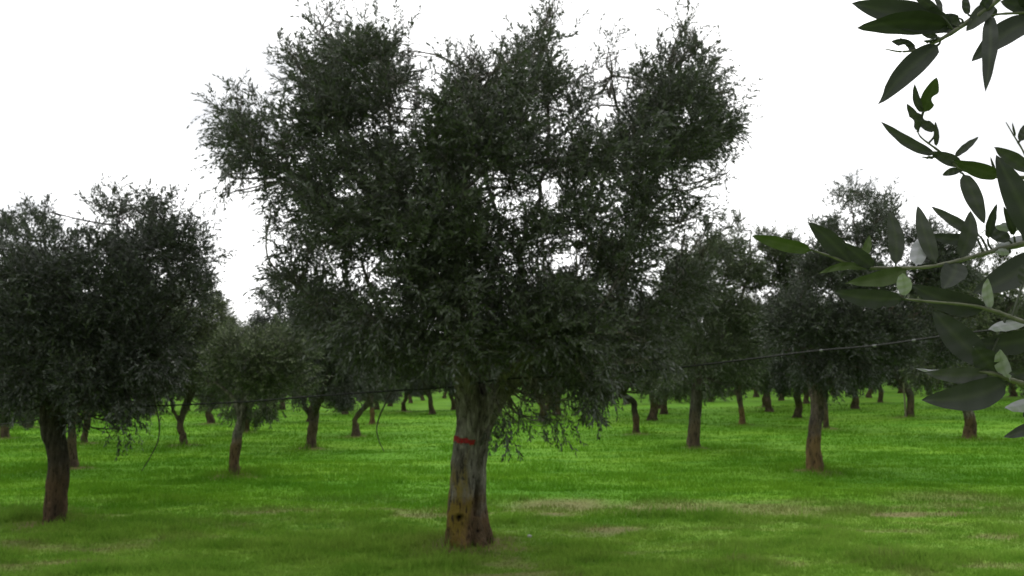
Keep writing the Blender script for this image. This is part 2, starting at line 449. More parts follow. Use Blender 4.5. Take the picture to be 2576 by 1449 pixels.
main_limbs = [
    [(1162, 905, 25, -.08), (1118, 800, 20, -.1), (1010, 620, 14, -.1), (890, 420, 9, 0), (850, 240, 5, 0), (830, 120, 3, 0)],
    [(1164, 905, 22, -.08), (1150, 760, 16, -.4), (1160, 560, 12, -.7), (1190, 330, 7, -.6), (1200, 190, 3, -.5)],
    [(1222, 905, 19, .35), (1235, 760, 15, .9), (1250, 560, 10, 1.3), (1180, 340, 6, 1.3)],
    [(1328, 885, 22, 0), (1322, 780, 17, .1), (1305, 640, 12, .1), (1355, 490, 9, .1), (1380, 300, 6, .1), (1372, 120, 3, .1)],
    [(1328, 885, 21, 0), (1450, 760, 15, -.1), (1590, 580, 11, 0), (1680, 360, 7, 0), (1705, 160, 3, 0)],
    [(1140, 870, 12, -.2), (1010, 830, 9, -.4), (870, 770, 6, -.3), (760, 730, 3, -.2)],
    [(1010, 620, 11, -.1), (880, 520, 8, .1), (740, 440, 6, .2), (620, 370, 3, .2)],
    [(1340, 870, 13, .1), (1490, 850, 9, .4), (1610, 790, 6, .4), (1715, 710, 3, .3)],
    [(1260, 960, 12, -.2), (1350, 880, 9, -1.0), (1440, 860, 6, -1.5)],
    [(1222, 880, 12, .4), (1120, 760, 9, 1.2), (960, 640, 6, 1.6)],
    [(1640, 470, 7, 0), (1570, 380, 5, .2), (1540, 190, 2.5, .2)],
    [(940, 500, 7, 0), (980, 300, 4.5, .1), (925, 90, 2.5, .1)],
]
main_discs = [
    (610, 372, 62, 80, .9, .2), (575, 300, 48, 52, .38, .4), (645, 300, 62, 52, .5, .5), (600, 235, 22, 32, .2, 1.2), (700, 340, 60, 60, .5), (590, 440, 38, 26, .3, -.6), (603, 490, 14, 34, .22, -1.2), (572, 400, 34, 36, .25, 0), (690, 420, 60, 60, .5),
    (830, 235, 105, 88, 1.0), (905, 165, 105, 75, .75), (985, 180, 55, 80, .8), (760, 175, 55, 70, .5), (815, 70, 30, 52, .24, 1.3, 1.3), (920, 65, 45, 50, .34, 1.3, 1.2), (1000, 95, 38, 50, .3, 1.3, 1.2), (745, 110, 34, 40, .2, 1.2), (860, 120, 60, 40, .4, 1.2), (820, 20, 14, 26, .22, 1.6, 1.2),
    (760, 360, 85, 70, .6), (860, 330, 95, 70, .95), (960, 290, 80, 75, .8), (1050, 250, 50, 90, .26), (1060, 370, 60, 60, .5),
    (800, 470, 110, 80, .8), (930, 430, 115, 85, .85), (705, 465, 60, 45, .5), (1030, 480, 90, 80, .9),
    (850, 580, 110, 75, .95), (735, 545, 58, 50, .45), (980, 570, 110, 80, 1.0), (690, 520, 40, 45, .22, -.4), (770, 620, 60, 45, .45), (905, 650, 80, 40, .6),
    (740, 715, 62, 45, .8), (800, 665, 60, 40, .45), (850, 765, 110, 48, 1.0, .1), (960, 815, 120, 60, 1.0, .1), (800, 790, 60, 30, .7, 0), (960, 705, 50, 42, .16), (1060, 720, 85, 85, 1.0), (1050, 840, 100, 70, 1.0, .1), (935, 870, 90, 40, .7, -.3), (1080, 900, 75, 40, .7, -.3),
    (1180, 300, 95, 85, .95), (1250, 250, 90, 80, .75), (1130, 400, 95, 85, 1.0), (1220, 390, 90, 80, .9), (1130, 530, 110, 90, 1.1), (1070, 630, 90, 80, 1.0), (1180, 640, 90, 80, 1.0), (1170, 770, 110, 80, 1.1), (1200, 870, 110, 60, .9), (1150, 200, 60, 60, .35, 1, 1.1),
    (1185, 130, 55, 60, .3, 1.3, 1.2), (1250, 150, 60, 60, .35, 1.2, 1.1), (1310, 130, 40, 60, .35, 1.2), (1370, 65, 45, 58, .36, 1.4, 1.2), (1390, 15, 22, 26, .3, 1.4, 1.1), (1365, 150, 62, 60, .65, .9), (1350, 240, 80, 75, .8), (1320, 330, 80, 70, .6),
    (1265, 480, 50, 50, .55), (1245, 570, 45, 60, .62), (1330, 430, 60, 50, .8), (1300, 600, 50, 50, .55), (1290, 370, 60, 50, .8), (1280, 660, 60, 60, .55),
    (1440, 280, 80, 75, .5), (1455, 170, 42, 58, .26, 1.2, 1.1), (1540, 130, 34, 60, .2, 1.4, 1.2), (1530, 220, 60, 60, .34, 1), (1400, 400, 80, 65, .75), (1490, 390, 85, 75, .8), (1350, 560, 60, 65, .7), (1450, 520, 95, 80, .7), (1380, 640, 70, 60, .6),
    (1700, 240, 110, 95, .95), (1635, 200, 55, 60, .55, .8), (1712, 125, 62, 65, .5, 1.1, 1.1), (1705, 45, 24, 42, .32, 1.5, 1.2), (1790, 175, 55, 80, .5, .8), (1800, 320, 58, 80, .85), (1700, 370, 105, 75, 1.0), (1600, 330, 80, 80, .75), (1590, 440, 75, 80, .9), (1840, 240, 26, 60, .3, .5), (1760, 100, 40, 50, .25, 1.2),
    (1610, 560, 66, 80, .95), (1550, 670, 95, 75, .95), (1740, 560, 55, 42, .55), (1790, 540, 40, 60, .25, -.1), (1700, 480, 75, 45, .55), (1810, 450, 35, 50, .2, -.3), (1500, 600, 80, 60, .7), (1660, 640, 55, 45, .25), (1760, 620, 50, 45, .35),
    (1420, 740, 115, 80, 1.0), (1340, 840, 120, 75, 1.0), (1480, 850, 120, 75, 1.0), (1440, 940, 100, 50, 1.0, -.1), (1490, 1000, 40, 30, .85, -.4), (1590, 850, 90, 65, .8), (1720, 715, 62, 62, .9), (1660, 790, 70, 60, .8), (1560, 770, 60, 50, .4), (1620, 900, 70, 45, .6, -.3), (1300, 760, 80, 80, .8), (1400, 1000, 30, 14, .2, -.7, .8),
    (1265, 1030, 24, 22, .22, -.9, .8), (1300, 1045, 26, 18, .22, -1, .8), (1395, 1058, 14, 34, .28, -1.3, .9), (1245, 1078, 14, 14, .2, -1, .6), (1350, 955, 70, 30, .4, -.1),
]
A, Ab = px_tree('large olive tree in the centre foreground with a red painted band round its thick trunk', A_base, main_trunk, main_limbs, main_discs,
    3.0, 520, (.066, .0185), 7, .25, M_bark_main, M_leaf, voxel=.018, shrink=.12,
    knots=[(kn, .038, .06), (at(1193, 1235, AY - .12), .022, .03), (at(1192, 1265, AY - .12), .022, .035), (at(1191, 1200, AY - .10), .018, .02), (at(1190, 1360, AY - .15), .02, .03), (at(1172, 1152, AY - .15), .02, .015), (at(1213, 1290, AY - .1), .03, .03), (at(1203, 1335, AY - .16), .025, .03), (at(1135, 1330, AY - .15), .02, .04)],  # knot plus groove dimples; the groove ones carry painted cavity shade
    lichen=lich, parts_for_limbs=True, subs=7, roots=6)
# red painted band: copied from the bark skin of the trunk and lifted 3 mm
tm = [c for c in A.children if c.name.startswith('trunk')][0].data
co = np.empty(len(tm.vertices) * 3, np.float32); tm.vertices.foreach_get('co', co); co = co.reshape(-1, 3)
no = np.empty(len(tm.vertices) * 3, np.float32); tm.vertices.foreach_get('normal', no); no = no.reshape(-1, 3)
zb = at(1170, 1108, AY)[2] - Ab[2]
xr = at(1199, 1108, AY)[0] - Ab[0]
wob = .006 * np.sin(co[:, 0] * 55) + .004 * np.sin(co[:, 0] * 131)
inb = (np.abs(co[:, 2] - zb + co[:, 0] * .10 + wob) < .040) & (co[:, 0] < xr + .012 * np.sin(co[:, 2] * 160)) & (co[:, 1] < .10)
remap = -np.ones(len(co), int); keep = []; fc = []
for p in tm.polygons:
    vs = list(p.vertices)
    if all(inb[v] for v in vs):
        for v in vs:
            if remap[v] < 0: remap[v] = len(keep); keep.append(v)
        fc.append([int(remap[v]) for v in vs])
bm_ = bpy.data.meshes.new('paint_band'); bm_.from_pydata([tuple(co[v] + no[v] * .003) for v in keep], [], fc)
M_red = simple_mat('red_paint', (.34, .012, .016), .7, 45, (.17, .02, .018), .002, .3); bm_.materials.append(M_red); bm_.update()
for p in bm_.polygons: p.use_smooth = True
tb = link('paint_band', bm_, A); tag(tb, 'worn red painted band')

B_trunk = [[(139, 1330, 31, 0), (139, 1300, 27, 0), (143, 1250, 25, 0), (147, 1185, 24, 0), (144, 1130, 24, 0), (135, 1090, 25, 0), (130, 1055, 27, 0), (126, 1010, 22, -.05), (120, 960, 18, -.1)],
           [(140, 1080, 18, .05), (156, 1045, 16, .03), (176, 1010, 15, 0), (205, 960, 14, 0)]]
B_limbs = [[(120, 965, 17, -.1), (80, 880, 12, -.3), (20, 760, 8, -.3), (-30, 680, 4, -.2)],
           [(122, 965, 15, -.1), (150, 840, 10, .4), (120, 680, 6, .5), (108, 540, 3, .4)],
           [(205, 962, 14, 0), (270, 860, 10, .1), (330, 720, 7, .1), (400, 590, 4, 0)],
           [(200, 965, 10, 0), (270, 920, 7, -.4), (350, 900, 4, -.6)],
           [(130, 1000, 10, .1), (70, 950, 7, .6), (20, 900, 4, .8)],
           [(300, 800, 7, .2), (300, 650, 5, .5), (292, 520, 2.5, .4)]]
B_discs = [(110, 520, 32, 40, .38, 1.3, 1.1), (50, 585, 70, 45, .62, 1.1, 1.1), (160, 595, 70, 52, .65, 1.1, 1.1), (-20, 595, 60, 40, .6, 1), (40, 690, 100, 75, .9), (160, 700, 100, 75, .95), (60, 820, 110, 85, 1.1), (190, 830, 120, 80, 1.1), (90, 930, 120, 55, 1), (-80, 720, 90, 90, .9), (-80, 880, 100, 90, 1), (-10, 980, 80, 40, .9, -.2), (210, 930, 80, 50, .9),
    (292, 480, 14, 30, .3, 1.6, 1.2), (300, 530, 65, 48, .62, 1.2, 1.1), (385, 515, 75, 44, .58, 1.3, 1.1), (465, 540, 42, 48, .5, 1.1), (290, 640, 75, 75, .9), (410, 630, 95, 75, .95), (490, 640, 38, 70, .6), (330, 760, 115, 80, 1.1), (455, 730, 60, 50, .9), (500, 730, 28, 36, .4), (340, 880, 115, 75, 1.1), (250, 980, 110, 50, 1, -.2), (335, 1015, 50, 42, .9, -.8), (320, 1080, 40, 18, .22, -1, .8), (430, 860, 55, 60, .6), (400, 940, 65, 55, .9, -.2), (180, 1020, 70, 22, .6, -.5), (60, 1010, 60, 22, .6, -.6), (420, 1000, 30, 20, .3, -.8)]
B, Bb = px_tree('nearer olive tree at the left edge with a dark bent trunk and broad two-lobed crown', (138, 1317), B_trunk, B_limbs, B_discs, 2.2, 520, (.068, .0195), 6, .24, M_bark_dark, M_leaf, voxel=.022,
    knots=[(at(146, 1183, 10.0), .02, .01)], subs=5, roots=0)
print('B', Bb)

J_trunk = [[(2052, 1198, 27, 0), (2052, 1175, 22, 0), (2046, 1130, 18, 0), (2049, 1085, 16, 0), (2057, 1035, 16, 0), (2055, 995, 18, 0), (2040, 950, 13, 0), (2022, 905, 10, 0)],
           [(2060, 1010, 13, .05), (2075, 965, 12, .1), (2105, 900, 10, .1)]]
J_limbs = [[(2022, 905, 10, 0), (2000, 840, 7, 0), (2020, 740, 5, .2), (2080, 600, 3, .2)], [(2105, 900, 10, .1), (2150, 780, 7, .2), (2160, 640, 5, 0), (2140, 520, 2.5, 0)],
           [(2110, 890, 8, .1), (2220, 800, 6, -.2), (2300, 700, 4, -.2), (2340, 600, 2, 0)]]
J_discs = [(2400, 690, 70, 65, .6), (2020, 650, 50, 50, .5, 1), (2330, 700, 70, 60, .7), (2380, 620, 50, 45, .4, 1), (2400, 860, 60, 60, .7), (2140, 485, 48, 42, .62, 1.3, 1.1), (2215, 525, 60, 44, .65, 1.2, 1.1), (2320, 575, 60, 44, .55, 1.2, 1.1), (2110, 570, 60, 50, .6, 1), (2215, 600, 80, 60, .7), (2340, 640, 70, 60, .5), (2080, 680, 90, 75, .95), (2190, 720, 90, 75, .8), (2020, 790, 85, 75, 1), (2120, 840, 110, 80, 1.1), (2240, 850, 85, 75, .95), (2050, 915, 85, 45, 1, -.2), (2175, 930, 70, 36, .9, -.4), (2320, 780, 60, 55, .3), (1975, 860, 50, 60, .8), (2100, 960, 50, 22, .7, -.8)]
px_tree('tall olive tree right of centre with wavy trunk turning orange lower down', (2053, 1190), J_trunk, J_limbs, J_discs, 2.3, 440, (.09, .025), 5, .28, M_bark_orange, M_leaf, voxel=.03, subs=4)

H_trunk = [[(1745, 1136, 21, 0), (1745, 1115, 17, 0), (1746, 1070, 15, 0), (1752, 1010, 15, 0), (1756, 970, 14, 0), (1765, 920, 11, 0)]]
H_limbs = [[(1760, 945, 11, 0), (1740, 860, 8, -.3), (1720, 760, 5, -.5), (1780, 640, 3, 0)], [(1765, 920, 11, 0), (1830, 830, 7, .2), (1880, 700, 5, .2), (1890, 580, 2, .2)]]
H_discs = [(1955, 640, 55, 55, .8, .8), (1985, 710, 60, 65, .9), (1960, 790, 55, 60, .9), (1720, 700, 70, 80, .8), (1850, 560, 50, 42, .4, 1.1, 1.1), (1925, 615, 45, 42, .55, .9), (1800, 640, 85, 65, .85), (1895, 690, 70, 60, .95), (1780, 770, 100, 80, 1), (1885, 800, 62, 60, 1), (1750, 890, 95, 60, 1), (1850, 900, 75, 55, 1), (1700, 960, 50, 34, .8, -.6), (1790, 975, 50, 26, .8, -.5), (1870, 960, 40, 24, .5, -.6), (1925, 770, 40, 30, .5, .8)]
px_tree('greener olive tree with straight trunk between the central tree and wavy trunk', (1746, 1130), H_trunk, H_limbs, H_discs, 2.4, 250, (.105, .030), 5, .32, M_bark, M_leaf2, voxel=.035, subs=3)

D_trunk = [[(590, 1203, 15, 0), (590, 1180, 13, 0), (589, 1155, 12, 0), (594, 1120, 12, 0), (598, 1090, 11, 0), (607, 1060, 11, 0), (612, 1030, 9, 0), (616, 990, 7, 0)],
           [(606, 1060, 8, 0), (595, 1015, 6, -.05), (570, 985, 5, -.1), (545, 965, 3.5, -.1)]]
D_limbs = [[(616, 990, 7, 0), (612, 930, 5, 0), (620, 860, 2.5, 0)], [(616, 990, 6, 0), (660, 930, 4, .2), (690, 880, 2, .2)], [(545, 965, 3.5, -.1), (540, 910, 2, 0)]]
D_discs = [(690, 825, 40, 34, .55, 1.1), (760, 880, 40, 40, .6), (615, 835, 62, 34, .6, 1.1), (545, 905, 44, 48, .8), (575, 875, 40, 40, .7), (720, 870, 40, 40, .5, .9), (520, 950, 26, 30, .5), (755, 940, 36, 34, .7), (645, 895, 70, 60, 1), (705, 905, 48, 50, .9), (600, 960, 62, 36, .8), (680, 975, 70, 42, 1), (580, 1022, 44, 16, .6, -.8), (660, 1030, 60, 22, .8, -.6), (740, 985, 30, 30, .6)]
px_tree('small olive tree left of centre with a pale patchy crooked trunk and bare limb', (590, 1198), D_trunk, D_limbs, D_discs, 1.3, 420, (.085, .024), 5, .22, M_bark_pale, M_leaf2, voxel=.022, subs=3)

# ------------------------------------------------------------------ tree kinds copied through the grove
def variant(seed, H=5.0, leafmat=M_leaf, bark=M_bark, wide=1.0, n_tw=5200):
    r_ = np.random.default_rng(seed)
    tr = []; lean = r_.normal(0, .2, 2)
    zf = r_.uniform(1.25, 1.5)
    P = smooth_path([(0, 0, -.1), (0.02, 0, .2), (lean[0] * .3 + r_.normal(0, .07), lean[1] * .4, .55), (lean[0] * .4 + r_.normal(0, .09), lean[1] * .6, .95), (lean[0], lean[1], zf)], 5)
    rr = np.interp(np.linspace(0, 1, len(P)), [0, .12, .3, .6, .8, 1], [.28, .20, r_.uniform(.14, .18), r_.uniform(.12, .15), r_.uniform(.13, .17), .16])
    tr.append((P, rr)); top = P[-1]
    skel = []; ells = []; mb = MB()
    nl = r_.integers(4, 6); a0 = r_.uniform(0, 6.28)
    for k in range(nl):
        a = a0 + k * 6.283 / nl + r_.normal(0, .25); rad = r_.uniform(.9, 1.5) * wide; hz = r_.uniform(.62, .86) * H
        e = np.array([math.cos(a) * rad, math.sin(a) * rad, hz])
        m1 = top + (e - top) * .3 + np.array([math.cos(a), math.sin(a), 0]) * .12
        LP = smooth_path([top - np.array([0, 0, .12]), m1, top + (e - top) * .65 + r_.normal(0, .1, 3), e], 5)
        n0 = 6
        tr.append((LP[:n0], np.linspace(.09, .06, n0)))
        mb.tube(LP, np.linspace(.06, .015, len(LP)), 7, .04); skel.append(LP)
        ells.append((e, (.65 * wide, .65 * wide, .6), 1.0, .4, 1))
        ells.append((e + np.array([math.cos(a) * .25, math.sin(a) * .25, -.85]), (.7 * wide, .7 * wide, .55), 1.1, .2, 1))
        ells.append((e + np.array([math.cos(a) * .3, math.sin(a) * .3, -1.6 - .1 * r_.random()]), (.62 * wide, .62 * wide, .42), .8, -.5, 1))
        ells.append((e * [.8, .8, 1] + np.array([0, 0, .62]), (.36, .36, .42), .34, 1.4, 1.4))
        ells.append((np.array([math.cos(a + .6) * rad * .6, math.sin(a + .6) * rad * .6, hz * .8]), (.6, .6, .6), .8, .2, 1))
    for (q, rz) in ((.45, .5), (.6, .5), (.75, .5)):
        ells.append((np.array([r_.normal(0, .2), r_.normal(0, .2), q * H]), (.75 * wide, .75 * wide, rz), .9, .2, 1))
    for k in range(3):
        a = r_.uniform(0, 6.28); ells.append((np.array([math.cos(a) * 1.5 * wide, math.sin(a) * 1.5 * wide, 1.35 + r_.uniform(-.1, .2)]), (.3, .3, .28), .15, -1.2, 1))
    tot = sum(e[2] for e in ells)
    ells = [(np.maximum(c, [-9, -9, 1.35]), r, w / tot * n_tw, u, l) for c, r, w, u, l in ells]
    branch_net(mb, ells, skel, .02, .009, 3, 5)
    tm = remeshed_trunk('trunk', tr, .035, bark, np.zeros(3), disp=.05)
    V, Q = mb.arrays(); bmesh_ = mesh_np('branches', V, Q, [bark], smooth=True)
    V, Q, Mi = build_crown(ells, np.array([0, 0, H * .5]), (.105, .031), 5, .32, stem_r=.004)
    # keep the skirt of the crown off the grass
    z = V[:, 2]; V[:, 2] = np.where(z < 1.12, 1.12 + (z - 1.12) * .3, z)
    cm = mesh_np('crown', V, Q, [leafmat, M_twig], Mi)
    return tm, bmesh_, cm, top, tr[1:]
VARS = [variant(1, 5.0), variant(2, 5.0, M_leaf2, M_bark), variant(3, 5.0, M_leaf2, M_bark, 1.12), variant(4, 5.0, M_leaf2, M_bark, .9), variant(5, 5.0, M_leaf, M_bark)]
OWN = {  # trunk outlines of the trees one can tell apart: (x px, y px, radius px), further lists are forks
 183: ([[(183, 1186, 17), (183, 1172, 14), (182, 1140, 11), (181, 1100, 11), (180, 1070, 10)]], 'b'),
 461: ([[(464, 1127, 11), (462, 1110, 9), (459, 1090, 8), (453, 1068, 7)], [(456, 1078, 5), (446, 1052, 5), (436, 1032, 4)]], 'b'),
 783: ([[(782, 1136, 19), (783, 1122, 14), (785, 1095, 12), (788, 1068, 11), (792, 1045, 10)], [(787, 1062, 7), (778, 1040, 6), (766, 1022, 5)]], 'b'),
 897: ([[(896, 1100, 15), (896, 1088, 11), (895, 1070, 8), (895, 1052, 6)]], 'b'),
 212: ([[(209, 1120, 11), (211, 1106, 8), (215, 1085, 7), (219, 1066, 7)]], 'b'),
 12: ([[(12, 1107, 13), (12, 1094, 10), (13, 1070, 9), (14, 1050, 9)]], 'b'),
 937: ([[(936, 1071, 10), (937, 1060, 7), (937, 1045, 6)]], 'o'),
 1600: ([[(1601, 1096, 10), (1601, 1080, 9), (1600, 1055, 8), (1595, 1030, 8), (1593, 1010, 7)]], 'd'),
 2076: ([[(2080, 1081, 10), (2079, 1068, 8), (2076, 1040, 7), (2073, 1005, 7)]], 'b'),
 1868: ([[(1868, 1071, 11), (1868, 1058, 8), (1866, 1040, 7), (1862, 1015, 7)]], 'o'),
 2440: ([[(2440, 1107, 21), (2441, 1094, 16), (2442, 1070, 14), (2437, 1045, 13), (2430, 1015, 12)]], 'p'),
 2291: ([[(2292, 1053, 11), (2291, 1040, 9), (2290, 1015, 8), (2289, 990, 9)]], 'b'),
 2215: ([[(2215, 1016, 8), (2215, 1005, 6), (2216, 985, 6)]], 'b'),
}
def own_trunk(px, g, v, s, w, rz):
    lists, bk = OWN[px]; Y = g[1]; mp = Y / F; out = []
    cr, sr = math.cos(rz), math.sin(rz)
    def tf(p):
        p = np.atleast_2d(p) * [s * w, s * w, s]
        return np.stack([p[:, 0] * cr - p[:, 1] * sr, p[:, 0] * sr + p[:, 1] * cr, p[:, 2]], 1) + g
    top = tf(VARS[v][3])[0]
    for k, li in enumerate(lists):
        P = [at(x_, y_, Y) for x_, y_, r_ in li]; r = [r_ * mp for x_, y_, r_ in li]
        if k == 0:
            P = [p for p in P if p[2] < top[2] - .15]; r = r[:len(P)]; P.append(top); r.append(max(.11, r[-1] * .95))
        else: P.append(P[-1] + [-.12 if li[-1][0] < li[0][0] else .12, .1, .35]); r.append(r[-1] * .8)
        Q_ = smooth_path(P, 5); out.append((Q_, np.interp(np.linspace(0, len(P) - 1, len(Q_)), range(len(P)), r)))
    for P, r in VARS[v][4]: out.append((tf(P), r * s))
    mat = {'b': M_bark, 'o': M_bark_orange, 'd': M_bark_dark, 'p': M_bark_pale}[bk]
    return remeshed_trunk('trunk', out, .035, mat, g, disp=.03)
def place(v, loc, h, rz, label, group, w=1.0, own=None):
    if own in OWN:
        s = h / 5.0; t = empty('olive_tree', loc); tag(t, label, 'tree', group)
        link('trunk', own_trunk(own, np.asarray(loc, float), v, s, w, rz), t)
        for nm, me in zip(('branches', 'crown'), VARS[v][1:3]):
            o_ = link(nm, me, t); o_.scale = (s * w, s * w, s); o_.rotation_euler = (0, 0, rz)
        return t
    t = empty('olive_tree', loc, rz); s = h / 5.0
    t.scale = (s * w, s * w, s)
    tag(t, label, 'tree', group)
    for nm, me in zip(('trunk', 'branches', 'crown'), VARS[v]):
        link(nm, me, t)
    return t
GR = 'olive trees standing in the green meadow'
named = [  # base px, height, kind, width
    (183, 1182, 4.3, 1, .95, 'olive tree with a brown trunk standing close behind the bent dark trunk at left'),
    (461, 1123, 4.6, 3, .9, 'leafy light green olive tree with a thin leaning trunk left of the crooked pale trunk'),
    (783, 1132, 4.6, 0, .85, 'olive tree with Y forked trunk midway between the crooked pale trunk and red banded tree'),
    (897, 1097, 4.0, 2, .9, 'olive tree whose trunk flares like a cone, right of the Y forked trunk'),
    (212, 1117, 4.6, 0, .9, 'olive tree with a slim leaning trunk, just right of the brown trunk at left'),
    (12, 1104, 4.6, 3, .9, 'olive tree cut by the left edge of the view with a thin grey brown trunk'),
    (72, 1076, 4.6, 2, .9, 'distant olive tree at far left, its short trunk behind the black hose'),
    (619, 1090, 4.0, 4, .9, 'olive tree almost hidden directly behind the crooked pale trunk'),
    (530, 1067, 4.5, 1, .9, 'distant olive tree between the thin leaning trunk and the crooked pale trunk'),
    (937, 1068, 4.2, 4, .85, 'distant olive tree with a short yellow brown trunk right of the cone shaped trunk'),
    (1016, 1036, 4.4, 1, .9, 'distant olive tree with brownish low foliage just left of the red banded trunk'),
    (1600, 1093, 4.8, 2, .9, 'olive tree with a narrow dark upright trunk right of the red banded tree'),
    (1868, 1068, 5.2, 3, .9, 'olive tree with a thin orange based trunk right of the straight trunk'),
    (2076, 1078, 5.2, 0, .9, 'olive tree half hidden behind the wavy orange based trunk'),
    (2440, 1103, 6.0, 1, .95, 'olive tree at right, its pale topped orange trunk under the big dark leaf'),
    (2291, 1050, 6.0, 4, .9, 'olive tree at right with a slim brown trunk beside a pale stake'),
    (2215, 1013, 5.8, 0, .9, 'distant olive tree just left of the pale stake'),
    (2187, 1001, 5.8, 2, .9, 'farther distant olive tree second to the left of the pale stake'),
    (1925, 1025, 5.2, 4, .9, 'distant olive tree with a short dark trunk left of the wavy orange trunk'),
    (1966, 1008, 5.4, 1, .9, 'farther distant olive tree nearest on the left to the wavy orange trunk'),
    (1662, 1029, 5.0, 0, .9, 'distant olive tree in the gap between the dark upright trunk and the straight trunk'),
    (2549, 998, 6.2, 3, .9, 'distant olive tree near the right edge behind the close leaves'),
]
placed = [Ab[:2], Bb[:2]] + [ground_hit(*p)[:2] for p in ((2053, 1190), (1746, 1130), (590, 1198))]
pr = np.random.default_rng(21)
for (px, py, h, v, w, lab) in named:
    g = ground_hit(px, py); placed.append(g[:2])
    place(v, g, h, pr.uniform(0, 6.28), lab, GR, w, own=px)
cnt = 0
for row in range(12):
    Y = 36 + row * 6.6
    half = Y * .66 + 5
    k0 = int(-half / 5.4); 
    for k in range(k0, -k0 + 1):
        X = k * 5.4 - .6 + .06 * Y + pr.normal(0, .5); y = Y + pr.normal(0, .5)
        hh = pr.uniform(4.3, 5.2) if X < 0 else pr.uniform(4.8, 6.0)
        if any((X - q[0]) ** 2 + (y - q[1]) ** 2 < 3.3 ** 2 for q in placed): continue
        placed.append(np.array([X, y]))
        z = float(gz0(X, y))
        place(int(pr.integers(0, 5)), (X, y, z), hh, pr.uniform(0, 6.28), 'small distant olive tree in the far rows of the grove', 'distant olive trees in the far rows', 1.0); cnt += 1
print('far trees', cnt)

# ------------------------------------------------------------------ ground
def axis(segs):
    out = [segs[0][0]]
    for a, b, s in segs:
        n = max(1, int(round((b - a) / s))); out += list(a + (b - a) * (np.arange(n) + 1) / n)
    return np.array(out)
half = axis([(0, 16, .14), (16, 50, .8), (50, 450, 20)])
xs = np.concatenate([-half[::-1], half[1:]])
ys = axis([(-60, 0, 10), (0, 6, .6), (6, 24, .12), (24, 60, .5), (60, 150, 3), (150, 900, 50)])
TB = np.array(placed)
def soil_at(x, y):
    s = np.zeros_like(x)
    n1 = fbm(x * .45, y * 1.6, 3); n2 = fbm(x * 1.6, y * 4.5, 9)
    n = .6 * n1 + .4 * n2
    right = ss(-4.5, 2.5, x)
    b1 = np.exp(-((y - 11.15 - .12 * np.sin(x * .7)) / .75) ** 2)
    b2 = np.exp(-((y - 9.45 - .03 * x) / .42) ** 2)
    s = b1 * ss(.40, .62, n + .06 * right) * (.55 + .45 * right) * 1.0
    s = np.maximum(s * ss(.42, .56, fbm(x * .9, y * 2.2, 17) + .05 * right), .8 * b2 * ss(.52, .66, n + .05 * right))
    s = np.maximum(s, ss(.60, .74, n) * ss(13, 11, y) * .8)
    s = s * 1.1
    # traced worn patches (x px, y px, half sizes in px)
    for px, py, hx, hy, a in ((1410, 1272, 130, 16, .9), (1950, 1283, 250, 20, .75), (1540, 1334, 80, 9, .95), (2450, 1268, 170, 26, .6), (600, 1322, 70, 6, .8), (2280, 1335, 80, 6, .6), (480, 1316, 60, 5, .35)):
        g = ground_hit(px, py); gx = hx * g[1] / F; g2 = ground_hit(px, py - hy)[1] - g[1]
        d = ((x - g[0]) / gx) ** 2 + ((y - g[1]) / g2) ** 2
        s = np.maximum(s, 1.0 * a * np.exp(-d * d * .7) * ss(.25, .52, n2 * .6 + n1 * .4))
    return np.clip(s, 0, 1)
def earth_at(x, y):
    e = np.zeros_like(x); n = fbm(x * 3, y * 5, 31)
    for i, q in enumerate(TB[:27]):
        rad = .52 if i == 0 else .33
        d = np.sqrt((x - q[0]) ** 2 + ((y - q[1]) / 1.1) ** 2)
        e = np.maximum(e, ss(rad * 1.7, rad * .6, d + (n - .5) * .7))
    return np.clip(e, 0, 1) * .85
def gz(x, y):
    z = gz0(x, y)
    near = ss(80, 20, y)
    z = z + near * ((fbm(x * .35, y * .8, 50, 3) - .5) * .10 + (fbm(x * 2.2, y * 3.2, 60, 3) - .5) * .045)
    d = np.full_like(x, 9.)
    for i, q in enumerate(TB[:27]):
        d = np.minimum(d, np.sqrt((x - q[0]) ** 2 + (y - q[1]) ** 2) / (1.3 if i == 0 else 1.))
    return z + .05 * ss(.7, .15, d) - .0
XX, YY = np.meshgrid(xs, ys); nx, ny = len(xs), len(ys)
x, y = XX.ravel(), YY.ravel()
V = np.stack([x, y, gz(x, y)], 1)
i = np.arange(ny - 1)[:, None] * nx; j = np.arange(nx - 1)[None, :]
Q = np.stack([i + j, i + j + 1, i + nx + j + 1, i + nx + j], -1).reshape(-1, 4)
gm = mesh_np('ground', V, Q, [M_ground], smooth=True, attrs={'soil': soil_at(x, y), 'earth': earth_at(x, y)})
tag(link('ground', gm), kind='structure')

# grass: single blades, thicker towards the distance, thinned on worn soil
nb = 560000
u = rng.uniform(0, 1, nb); y0, y1 = 6.2, 48.0
gy = 1 / (1 / y0 + (1 / y1 - 1 / y0) * u)
gx = rng.uniform(-1, 1, nb) * (gy * .66 + .6)
cl = fbm(gx * 1.3, gy * 2.0, 70); so = soil_at(gx, gy); ea = earth_at(gx, gy)
keep = rng.uniform(0, 1, nb) > np.clip(so * .75 + ea * .8, 0, .95)
gx, gy, cl, so, ea = gx[keep], gy[keep], cl[keep], so[keep], ea[keep]; nb = len(gx)
gzz = gz(gx, gy)
h = (.022 + .055 * ss(.35, .75, cl)) * rng.uniform(.5, 1.4, nb) * (1 - .4 * so)
dt = np.full(nb, 9.)
for i, q in enumerate(TB[:27]): dt = np.minimum(dt, np.sqrt((gx - q[0]) ** 2 + (gy - q[1]) ** 2))
h *= 1 + 1.1 * ss(1.0, .3, dt)
h *= 1 + 1.0 * ss(.60, .75, fbm(gx * 1.1, gy * 2.4, 91))
h *= np.where(rng.uniform(0, 1, nb) < .02, 2.3, 1)
